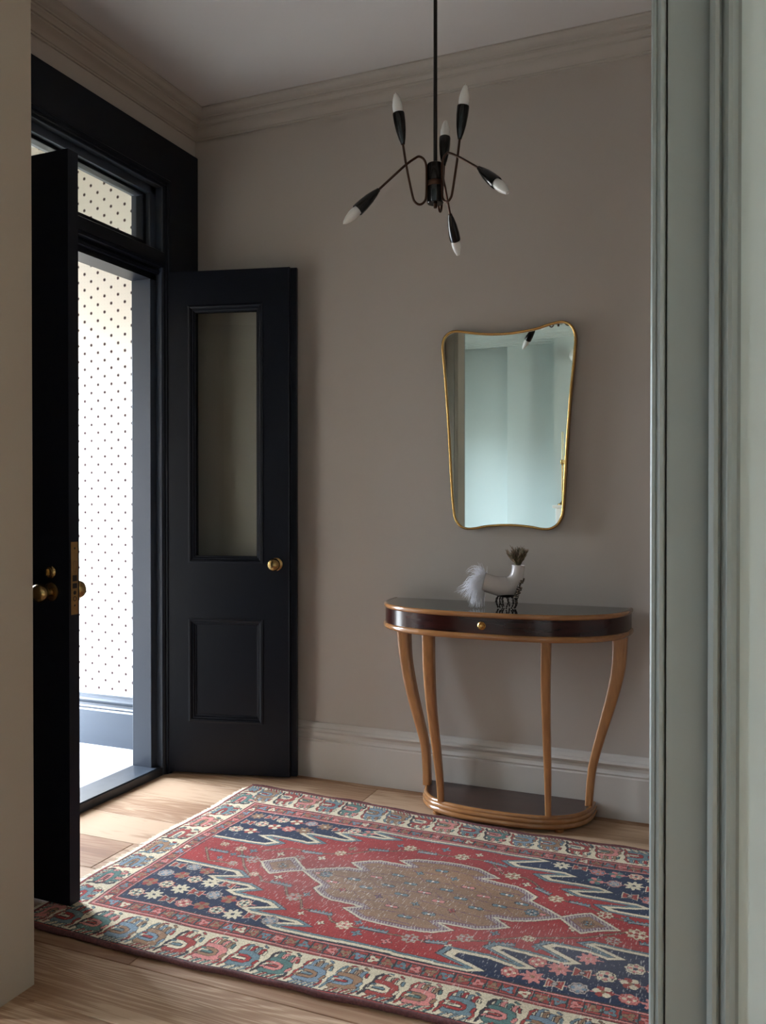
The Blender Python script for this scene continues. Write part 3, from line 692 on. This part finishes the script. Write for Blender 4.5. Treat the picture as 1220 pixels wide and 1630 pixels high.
# ------------------------------------------------------------------ rug: hand-knotted, one knot per grid point, pattern woven in as knot colours
RL, RW, RST = 2.052, 1.262, .0017
def rug():
    nu, nv = int(RL/RST)+1, int(RW/RST)+1
    u1 = np.linspace(0, RL, nu); v1 = np.linspace(0, RW, nv)
    U, V = np.meshgrid(u1, v1, indexing='ij')
    # hand-made wobble of the pattern
    def wob(seed, amp, fu, fv):
        r = np.random.default_rng(seed); o = np.zeros_like(U)
        for k in range(5):
            a, b_, ph = r.normal(0, fu), r.normal(0, fv), r.uniform(0, 6.28); o += np.sin(a*U+b_*V+ph)
        return o*amp/2.2
    q = .0022
    Up = np.round((U+wob(3, .0022, 9, 9))/q)*q; Vp = np.round((V+wob(4, .002, 9, 9))/q)*q
    PAL = dict(maroon=(92, 44, 46), cream=(196, 180, 150), red=(142, 42, 36), navy=(26, 34, 56), blue=(94, 111, 114), sky=(106, 121, 130),
               green=(76, 102, 94), pink=(186, 114, 104), brown=(132, 98, 70), dark=(50, 42, 42), grey=(156, 142, 132), rust=(140, 54, 44), purple=(96, 62, 78), white=(226, 216, 200))
    PL = {k: np.array(lin(c)) for k, c in PAL.items()}
    C = np.zeros(U.shape+(3,)); C[:] = PL['cream']
    def put(mask, col):
        C[mask] = PL[col] if isinstance(col, str) else col[mask]
    def sd_seg(X, Y, a, b_):
        ax, ay = a; bx, by = b_; dx, dy = bx-ax, by-ay; L2 = dx*dx+dy*dy+1e-12
        t = np.clip(((X-ax)*dx+(Y-ay)*dy)/L2, 0, 1); return np.hypot(X-ax-t*dx, Y-ay-t*dy)
    def sd_path(X, Y, pts):
        d = None
        for a, b_ in zip(pts[:-1], pts[1:]):
            e_ = sd_seg(X, Y, a, b_); d = e_ if d is None else np.minimum(d, e_)
        return d
    def sd_poly(X, Y, P):
        d = sd_path(X, Y, list(P)+[P[0]]); ins = np.zeros(X.shape, bool); n_ = len(P)
        for i in range(n_):
            (x0, y0), (x1, y1) = P[i], P[(i+1) % n_]
            c = ((y0 > Y) != (y1 > Y)) & (X < (x1-x0)*(Y-y0)/(y1-y0+1e-12)+x0); ins ^= c
        return np.where(ins, d, -d)
    def dt1(M_, a, b_):
        """weighted city-block distance to the nearest True knot"""
        d = np.where(M_, 0., 1e3)
        for i in range(1, nu): d[i] = np.minimum(d[i], d[i-1]+a*RST)
        for i in range(nu-2, -1, -1): d[i] = np.minimum(d[i], d[i+1]+a*RST)
        for j in range(1, nv): d[:, j] = np.minimum(d[:, j], d[:, j-1]+b_*RST)
        for j in range(nv-2, -1, -1): d[:, j] = np.minimum(d[:, j], d[:, j+1]+b_*RST)
        return d
    def sd1(P, a=.42, b_=.95):
        ins = sd_poly(Up, Vp, P) > 0
        return dt1(~ins, a, b_)-dt1(ins, a, b_)
    def stamp(cx, cy, R, fn):
        i0, i1 = max(0, int((cx-R)/RST)), min(nu, int((cx+R)/RST)+1); j0, j1 = max(0, int((cy-R)/RST)), min(nv, int((cy+R)/RST)+1)
        if i1 <= i0 or j1 <= j0: return
        sl = (slice(i0, i1), slice(j0, j1)); X, Y = Up[sl]-cx, Vp[sl]-cy; S_ = C[sl]; fn(X, Y, S_)
    # ---------- field
    put(np.ones(U.shape, bool), 'red')
    d_in = np.minimum(np.minimum(Up-.178, RL-.178-Up), np.minimum(Vp-.245, 1.022-Vp))
    # vines on the red, both sides of the medallion
    vines = [[(.312, .72), (.409, .575), (.455, .531), (.503, .525), (.526, .492), (.604, .500), (.643, .444), (.703, .430), (.727, .387), (.812, .389), (.845, .349), (.888, .341), (.990, .339), (1.085, .348), (1.143, .337), (1.20, .375), (1.277, .405), (1.354, .461), (1.433, .494), (1.532, .536), (1.632, .615)],
             [(.213, .648), (.277, .566), (.363, .579)], [(.41, .70), (.494, .756), (.604, .762), (.70, .80), (.75, .847), (.815, .875), (.894, .927), (.983, .908), (1.05, .917), (1.149, .922), (1.212, .845), (1.286, .843), (1.317, .823), (1.36, .778), (1.4, .735), (1.488, .729), (1.578, .683), (1.75, .66), (1.86, .60)]]
    for p in vines:
        d = sd_path(Up, Vp, p); put(d < .0042, 'dark'); put(d < .0022, 'brown')
    def leaf(cx, cy, L_=.042, th=0, col='blue', hw=.0085):
        ct, st = math.cos(th), math.sin(th)
        def f(X, Y, S_):
            x = X*ct+Y*st; y = -X*st+Y*ct
            teeth = .003*np.sign(np.sin(x*520)); body = (np.abs(x) < L_) & (y > -hw) & (y < hw*.6+teeth)
            ol = (np.abs(x) < L_+.0025) & (y > -hw-.0025) & (y < hw*.6+teeth+.0028)
            S_[ol] = PL['dark']; S_[body] = PL[col]; S_[body & (np.abs(y+hw*.3) < .0015)] = PL['grey']
        stamp(cx, cy, L_+.02, f)
    def rosette(cx, cy, R=.021, k=8, c1='cream', c2='pink', c3='dark', ol='dark', amp=.12, ph=0.):
        def f(X, Y, S_):
            r = np.hypot(X, Y); th = np.arctan2(Y, X); rr = R*(1+amp*np.cos(k*th+ph))
            S_[r < rr+.0022] = PL[ol]; S_[r < rr] = PL[c1]
            S_[(r < rr*.74) & (r > rr*.34) & (np.cos(k*th/2+ph) > .15)] = PL[c2]
            S_[(np.abs(r-rr*.78) < .0011)] = PL[ol]; S_[r < rr*.26] = PL[c3]
        stamp(cx, cy, R*1.5, f)
    def smallf(cx, cy, R, col, core='dark'):
        def f(X, Y, S_):
            r = np.hypot(X, Y); th = np.arctan2(Y, X); rr = R*(1+.45*np.cos(4*th+.6))
            S_[r < rr+.002] = PL['dark']; S_[r < rr] = PL[col]; S_[r < R*.3] = PL[core]
        stamp(cx, cy, R*2, f)
    for (x, y, l_, t_) in [(.270, .645, .036, .05), (.590, .502, .036, -.05), (.793, .388, .036, -.02), (.975, .348, .040, 0), (1.16, .350, .030, .15), (1.325, .410, .035, .3), (1.45, .47, .03, .2), (.380, .640, .03, .1),
                         (.57, .758, .036, .1), (.77, .865, .034, .2), (.93, .912, .034, 0), (1.17, .915, .040, -.2), (1.36, .775, .03, -.5), (1.48, .732, .03, -.1), (1.66, .68, .034, .1), (1.70, .57, .034, .1)]:
        leaf(x, y, l_, t_)
    for (x, y, r_) in [(.331, .69, .017), (.415, .628, .022), (.475, .531, .015), (.671, .440, .022), (.888, .341, .022), (1.085, .342, .022), (1.225, .40, .020), (1.385, .47, .016), (1.60, .55, .018), (1.655, .612, .026), (.363, .579, .014),
                      (.55, .70, .016), (.66, .79, .018), (.86, .925, .020), (1.05, .920, .022), (1.245, .842, .022), (1.41, .735, .02), (1.56, .69, .02), (1.81, .62, .022), (1.76, .70, .018), (.255, .70, .014)]:
        rosette(x, y, r_, 8, random.choice(['cream', 'grey', 'cream']), random.choice(['brown', 'rust', 'pink']), 'rust', 'brown', .16)
    for (x, y) in [(.30, .60), (.38, .69), (.52, .57), (.56, .54), (.47, .60), (.70, .47), (.74, .36), (.82, .33), (.94, .31), (1.03, .30), (.92, .37), (1.13, .37), (1.2, .34), (1.29, .46), (1.42, .43), (1.49, .57), (1.55, .60), (1.62, .69), (.48, .70), (.62, .73), (.68, .84), (.82, .93), (.98, .96), (1.1, .96), (1.19, .87), (1.3, .80), (1.33, .87), (1.44, .78), (1.55, .74), (1.65, .75), (1.5, .64), (1.7, .49), (.4, .80), (.33, .64)]:
        smallf(x, y, random.uniform(.008, .012), random.choice(['blue', 'pink', 'cream', 'brown', 'blue']))
    # ---------- medallion
    med = [(.602, .622), (.655, .582), (.710, .548), (.700, .516), (.745, .482), (.785, .466), (.885, .461), (.838, .436), (.919, .392), (.985, .385), (1.058, .386), (1.130, .396), (1.181, .431), (1.132, .458), (1.237, .459), (1.280, .482), (1.318, .510), (1.265, .548), (1.315, .548), (1.375, .575), (1.452, .622),
           (1.397, .662), (1.342, .696), (1.352, .728), (1.307, .762), (1.267, .778), (1.167, .783), (1.214, .808), (1.133, .852), (1.067, .859), (.994, .858), (.922, .848), (.871, .813), (.920, .786), (.815, .785), (.772, .762), (.734, .734), (.787, .696), (.737, .696), (.677, .669)]
    pl_ = [(.445, .626), (.478, .590), (.522, .552), (.565, .590), (.617, .624), (.575, .662), (.535, .699), (.490, .664)]
    pr_ = [(1.437, .622), (1.475, .585), (1.512, .553), (1.560, .588), (1.612, .614), (1.565, .650), (1.520, .684), (1.476, .655)]
    dm = sd1(med, .55, .85); dl = sd1(pl_, .6, .8); dr_ = sd1(pr_, .6, .8)
    dm = np.maximum(np.maximum(dm, dl), dr_)
    put(dm > -.004, 'dark'); put(dm > -.0022, 'cream'); put(dm > .0035, 'grey')
    tk = (np.sin(Up*700+Vp*200) > .2)
    put((dm > .006) & (dm < .016) & tk, 'purple'); put(dm > .017, 'purple'); put(dm > .0195, 'brown')
    # fine lattice on the brown
    inner = dm > .0225
    ln = np.abs(((Vp-.62+.018*np.sin(Up*11)) % .048)-.024) < .0012
    put(inner & ln, 'purple')
    dg = np.abs(((Up*1.0+Vp*.9) % .105)-.0525) < .0011
    put(inner & dg & (np.sin(Up*60)+np.sin(Vp*75) > .1), 'purple')
    for i in range(-7, 8):
        for j in range(-3, 4):
            x, y = 1.026+.059*i, .622+.083*j+(.0415 if i % 2 else 0)
            ii, jj = int(x/RST), int(y/RST)
            if 0 < ii < nu and 0 < jj < nv and dm[ii, jj] > .032:
                def f(X, Y, S_, c_=('blue' if (i+j) % 3 else 'pink')):
                    e1 = np.hypot((X+.011)/.0098, Y/.0072) < 1; e2 = np.hypot((X-.011)/.0098, Y/.0072) < 1
                    o1 = np.hypot((X+.011)/.0122, Y/.0096) < 1; o2 = np.hypot((X-.011)/.0122, Y/.0096) < 1
                    S_[o1 | o2] = PL['dark']; S_[e1 | e2] = PL[c_]; S_[np.hypot(X, Y) < .0038] = PL['white']
                if (i*2+j) % 4 == 3: smallf(x, y, .009, random.choice(['purple', 'rust', 'blue']))
                else: stamp(x, y, .03, f)
    rosette(.531, .626, .016, 6, 'brown', 'blue', 'dark', 'dark'); rosette(1.522, .617, .016, 6, 'brown', 'blue', 'dark', 'dark')
    rosette(.690, .624, .019, 8, 'blue', 'grey', 'purple'); rosette(1.36, .622, .019, 8, 'blue', 'grey', 'dark')
    # ---------- the four blue corners with stepped cream outline
    E_ = .12
    NL = [(.178-E_, .541), (.421, .541), (.474, .503), (.386, .464), (.505, .464), (.559, .440), (.496, .400), (.630, .392), (.683, .362), (.600, .320), (.752, .323), (.805, .299), (.695, .262), (.84, .262), (1.06, .262), (1.06, .245-E_), (.178-E_, .245-E_)]
    NR = [(1.06, .262), (1.280, .258), (1.184, .296), (1.199, .337), (1.313, .339), (1.396, .322), (1.286, .373), (1.306, .405), (1.415, .400), (1.499, .388), (1.410, .443), (1.442, .474), (1.541, .475), (1.604, .456), (1.516, .499), (1.547, .520), (RL-.178+E_, .512), (RL-.178+E_, .245-E_), (1.06, .245-E_)]
    FL = [(.178-E_, .735), (.40, .745), (.445, .787), (.353, .822), (.525, .815), (.572, .848), (.479, .893), (.630, .890), (.678, .915), (.591, .951), (.750, .952), (.808, .978), (.711, 1.004), (1.05, 1.004), (1.05, 1.022+E_), (.178-E_, 1.022+E_)]
    FR = [(1.05, 1.004), (1.290, 1.002), (1.181, .948), (1.225, .912), (1.400, .912), (1.304, .883), (1.352, .846), (1.520, .848), (1.410, .810), (1.461, .780), (1.640, .783), (1.522, .745), (1.555, .715), (1.78, .712), (RL-.178+E_, .712), (RL-.178+E_, 1.022+E_), (1.05, 1.022+E_)]
    core = np.zeros(U.shape)-1
    for P_ in (NL[:-2]+NR[1:-1]+[NL[-1]], FL[:-2]+FR[1:-1]+[FL[-1]]):
        d = sd1(P_)
        put((d > -.004), 'dark'); put(d > -.002, 'blue'); put(d > .0055, 'dark'); put(d > .0075, 'cream'); put(d > .0185, 'dark'); put(d > .0205, 'navy')
        core = np.maximum(core, d-.024)
    types = [('cream', 'green', 'dark'), ('pink', 'cream', 'rust'), ('grey', 'sky', 'grey'), ('cream', 'pink', 'navy'), ('pink', 'sky', 'brown'), ('brown', 'rust', 'cream'), ('cream', 'rust', 'navy'), ('green', 'pink', 'cream')]
    for j, vy in enumerate([.281, .352, .425, .494, .575, .692, .765, .838, .912, .982]):
        for i in range(34):
            x = .206+.0585*i*(1.0 if i < 40 else 1)+(.0 if j % 2 else .003); y = vy+.006*math.sin(i*1.9)
            if x > RL-.185: continue
            ii, jj = int(x/RST), int(y/RST)
            if core[min(ii, nu-1), min(jj, nv-1)] < .006: continue
            # stem
            def fs(X, Y, S_): S_[(np.abs(Y-.12*X) < .0019)] = PL['pink']
            stamp(x+.029, y, .012, fs)
            t = types[(i*3+j*5+(i//4)) % 8]; k_ = (i*7+j*3) % 5
            if k_ == 4:
                def fk(X, Y, S_):
                    a_ = (np.abs(X) < .021) & (np.abs(Y) < .008+.5*np.abs(X)); S_[(np.abs(X) < .023) & (np.abs(Y) < .010+.5*np.abs(X))] = PL['cream']; S_[a_] = PL['rust']; S_[np.hypot(X, Y) < .009] = PL['dark']; S_[np.hypot(X, Y) < .006] = PL['grey']
                stamp(x, y, .026, fk)
            elif k_ == 2: rosette(x, y, .0225, 8, t[0], t[0], t[2], t[0], .28)
            elif k_ == 3:
                def fp(X, Y, S_, t=t):
                    for kk in range(6):
                        a_ = math.pi*kk/3; c_ = t[0] if kk % 2 else t[1]; S_[np.hypot(X-.0155*math.cos(a_), Y-.0155*math.sin(a_)) < .0098] = PL[c_]
                    S_[np.hypot(X, Y) < .006] = PL['brown']
                stamp(x, y, .026, fp)
            else: rosette(x, y, .0245 if k_ else .022, 8, t[0], t[1], t[2], 'dark' if k_ else 'rust', .07)
    # ---------- borders, as distance from each outer edge
    Eu = np.minimum(Up, RL-Up); Ev = np.minimum(Vp, RW-Vp+.0)
    # border widths differ slightly on the ends: remap to common coordinate t (0 outer .. .245 inner)
    tu = np.interp(Eu, [0, .118, .178], [0, .166, .242]); tv = np.interp(Ev, [0, .162, .241], [0, .166, .242])
    T = np.minimum(tu, tv); onU = tv <= tu        # True: long side (runs along u)
    def band(a, b_, col): put((T >= a) & (T < b_), col)
    band(0, .242, 'rust')
    band(.236, .242, 'dark'); band(.229, .236, 'pink'); band(.226, .229, 'dark')
    band(.181, .184, 'dark'); band(.175, .181, 'pink'); band(.172, .175, 'dark'); band(.168, .172, 'rust'); band(.165, .168, 'dark')
    # minor border flowers
    sA = np.where(onU, Up, Vp*1.0); tt = T-.205
    pm = .0405; sl = (sA % pm)-pm/2; idx = np.floor(sA/pm).astype(int)
    inb = (T > .185) & (T < .2255)
    mc = ['blue', 'brown', 'pink', 'brown', 'sky', 'cream', 'brown', 'blue', 'pink', 'brown']
    colr = np.array([PL[c] for c in mc])[idx % 10]
    th = np.arctan2(tt, sl); rr = np.hypot(sl, tt)
    put(inb & (rr < .0150*(1+.35*np.cos(3*th+idx))), 'dark')
    C[inb & (rr < .0125*(1+.35*np.cos(3*th+idx)))] = colr[inb & (rr < .0125*(1+.35*np.cos(3*th+idx)))]
    sq = inb & (np.abs(np.abs(sl)-pm/2) < .005) & (np.abs(tt-.010*np.sin(idx*2.1)) < .007); put(sq, 'green')
    sq = inb & (np.abs(np.abs(sl)-pm/2) < .0022); put(sq, 'dark'); put(inb & (rr < .004), 'rust')
    # main cream border
    mb_ = (T > .014) & (T < .165); put(mb_, 'cream')
    pitch_ = np.where(onU, .0985, .129); s0 = np.where(onU, Up-.071, Vp-.012)
    idx = np.floor(s0/pitch_).astype(int); sl = (s0-(idx+.5)*pitch_)*np.where(onU, 1., .80); t = T
    sideoff = np.where(onU, np.where(Vp < RW/2, 0, 3), np.where(Up < RL/2, 5, 2)); far = onU & (Vp > RW/2)
    kk = (idx+sideoff) % 6
    # on the long sides every bird faces the same way
    sets = [('blue', 'red', 'cream'), ('green', 'pink', 'rust'), ('sky', 'brown', 'blue'), ('brown', 'sky', 'red'), ('rust', 'cream', 'blue'), ('pink', 'brown', 'green')]
    def colsel(n_): return np.array([PL[s_[n_]] for s_ in sets])[kk]
    cA, cB, cC = colsel(0), colsel(1), colsel(2)
    stemc = np.array([PL[c_] for c_ in ('rust', 'dark', 'rust', 'blue', 'dark', 'rust')])[kk]
    def stroke(pts, hw, col, ol=.0022):
        d = sd_path(sl, t, pts); o_ = mb_ & (d < hw+ol); C[o_] = PL['dark']; m_ = mb_ & (d < hw); C[m_] = col[m_] if not isinstance(col, str) else PL[col]
    W_ = .0985/2
    stroke([(-W_+.001, .026), (-W_+.010, .050), (-W_+.008, .075), (-W_+.018, .100), (-W_+.016, .128), (-W_+.027, .146)], .0034, stemc, .0018)
    for k in range(4):
        sx = -.016+.0145*k; stroke([(sx, .106), (sx+.002, .142-.003*k), (sx+.006, .146-.003*k)], .0042, cA if k % 2 == 0 else cB)
    stroke([(-.024, .046), (.010, .046), (.027, .054), (.031, .074), (.025, .096), (.008, .104), (-.020, .106)], .0112, cA)
    stroke([(-.024, .061), (.006, .061), (.014, .070), (.012, .084), (-.002, .090), (-.022, .090)], .0052, cB)
    stroke([(-.022, .0745), (.001, .0755)], .0040, cC)
    for k in range(6):
        sx = -.030+.0125*k; stroke([(sx, .018), (sx+.012, .036)], .0024, cC if k % 2 else cA, .0016)
    stroke([(-.037, .060), (-.030, .066)], .0032, cB); stroke([(-.033, .088), (-.027, .090)], .0030, cC)
    stroke([(.036, .030), (.044, .046), (.041, .056)], .0028, stemc, .0016); stroke([(.034, .150), (.026, .156)], .0026, cA)
    stroke([(-.010, .154), (.004, .156)], .0022, cC, .0014)
    stroke([(.040, .078), (.037, .062)], .0040, cB); stroke([(.042, .112), (.040, .130)], .0030, cC)
    # corner joints of the border
    band(.010, .014, 'dark'); band(.005, .010, 'rust'); band(0, .005, 'maroon')
    # ---------- age: knot noise, abrash, and the threadbare streaks along the weft
    r = np.random.default_rng(5)
    C *= (1+r.normal(0, .20, U.shape))[..., None].clip(.5, 1.6)
    ab = 1+.10*wob(9, 1, 3, 14); C *= ab[..., None].clip(.75, 1.25)
    n0 = r.normal(0, 1, U.shape)
    k_ = 11; cs_ = np.cumsum(np.pad(n0, ((0, 0), (k_, 0)), mode='wrap'), 1); st = (cs_[:, k_:]-cs_[:, :-k_])/math.sqrt(k_)
    wear = .55*np.exp(-(((U-.72)/.38)**2+((V-.60)/.22)**2))+.40*np.exp(-(((U-1.5)/.45)**2+((V-.42)/.16)**2))+.18
    wm = np.clip((st-(2.1-1.6*wear))*.55, 0, .55)
    C[:] = C*(1-wm[..., None])+PL['white']*wm[..., None]
    g2 = np.clip(wear-.3, 0, .3)[..., None]; C[:] = C*(1-g2*.5)+PL['grey']*g2*.5
    # ---------- geometry: gently rippled edges
    e0 = np.interp(u1, [0, .65, .85, 1.1, 2.05], [.001, -.001, .010, .020, .022])+.003*np.sin(u1*11)+.0012*np.sin(u1*37)
    e1 = np.interp(u1, [0, .085, .24, .54, .70, .86, 1.0, 1.2, 1.35, 1.5, 2.05], [.024, .030, .018, .010, -.014, -.020, -.036, -.058, -.052, -.047, -.045])
    e1 = np.convolve(np.pad(e1, 25, mode='edge'), np.ones(51)/51, 'valid')+.0018*np.sin(u1*29+1)
    e2 = .006*np.sin(v1*6+1.2)+.003*np.sin(v1*15)
    w1 = np.clip((V-.99)/(RW-.99), 0, 1); w0 = np.clip(1-V/.2, 0, 1); X = .430+U+(e2[None, :])*(1-U/RL); Y = -1.532+V+e0[:, None]*w0+e1[:, None]*w1
    Z = .0085+.0009*np.sin(U*19+V*7)+.0008*np.sin(V*23-U*5)+.0016*np.maximum(0, np.sin(U*6.3+1.5))*(np.exp(-V/.05)+np.exp(-(RW-V)/.05))
    Z += r.normal(0, .00025, U.shape)
    vs_ = np.stack([X, Y, Z], -1).reshape(-1, 3)
    ii = np.arange(nu*nv).reshape(nu, nv)
    quads = np.stack([ii[:-1, :-1], ii[1:, :-1], ii[1:, 1:], ii[:-1, 1:]], -1).reshape(-1, 4)
    # skirt down to the floor round the outline + underside
    bd = np.concatenate([ii[:, 0], ii[-1, 1:], ii[-2::-1, -1], ii[0, -2:0:-1]])
    low = vs_[bd].copy(); low[:, 2] = .0006; nb = len(bd); base = len(vs_)
    vs_all = np.concatenate([vs_, low]); j = np.arange(nb); jn = (j+1) % nb
    side = np.stack([bd[j], base+j, base+jn, bd[jn]], -1)
    fa = np.concatenate([quads, side])
    me = bpy.data.meshes.new('persian_rug'); me.vertices.add(len(vs_all)); me.vertices.foreach_set('co', vs_all.astype(np.float32).ravel())
    me.loops.add(fa.size); me.loops.foreach_set('vertex_index', fa.astype(np.int32).ravel())
    me.polygons.add(len(fa)); me.polygons.foreach_set('loop_start', (np.arange(len(fa))*4).astype(np.int32)); me.update(calc_edges=True); me.validate()
    ca = np.ones((len(vs_all), 4), np.float32); ca[:base, :3] = C.reshape(-1, 3).clip(0, 1); ca[base:, :3] = PL['maroon']
    at = me.color_attributes.new('knots', 'FLOAT_COLOR', 'POINT'); at.data.foreach_set('color', ca.ravel())
    m = bpy.data.materials.new('knotted_wool'); m.use_nodes = True; nt = m.node_tree; p = nt.nodes['Principled BSDF']
    a = nt.nodes.new('ShaderNodeVertexColor'); a.layer_name = 'knots'; nt.links.new(a.outputs[0], p.inputs['Base Color'])
    p.inputs['Roughness'].default_value = .95; p.inputs['Specular IOR Level'].default_value = .15; p.inputs['Sheen Weight'].default_value = .08
    me.materials.append(m)
    root = empty('persian_rug', (.43, -1.532, 0), 'worn red and navy hand-knotted rug with cream bird border on the oak floor', 'rug')
    o = bpy.data.objects.new('knotted_pile', me); COL.objects.link(o); o.parent = root
    # selvedges on both long sides
    for k, (yy, amp) in enumerate(((Y[:, 0], 1), (Y[:, -1], 1))):
        s_ = 4
        pts = [(float(X[i, 0 if k == 0 else -1]), float(yy[i])+(-.003 if k == 0 else .002), .0075+.0012*math.sin(i*.05)) for i in range(0, nu, s_)]
        rr_ = [(.0072 if k == 0 else .0045)*(1+random.uniform(-.12, .12)) for _ in pts]
        MB().tube(pts, rr_, 10).build('selvedge', M['selvedge'], root, smooth=True, auto=80)
    # cotton fringe on the near short end
    b = MB(); yv = -1.53
    for k in range(430):
        y = -1.530+RW*(k+random.random())/430; x0 = .430+float(np.interp(y+1.532, v1, e2))
        L_ = random.uniform(.014, .032); dy = random.uniform(-.009, .009)
        pts = [(x0+.004, y, .0075), (x0-L_*.3, y+dy*.2, .0065), (x0-L_*.7, y+dy*.7, .0036), (x0-L_, y+dy, .0024)]
        b.tube(pts, [.0016, .0018, .0015, .0007], 5)
    b.build('fringe', M['fringe'], root, smooth=True, auto=80, kind='stuff')
    reloc(root)
rug()
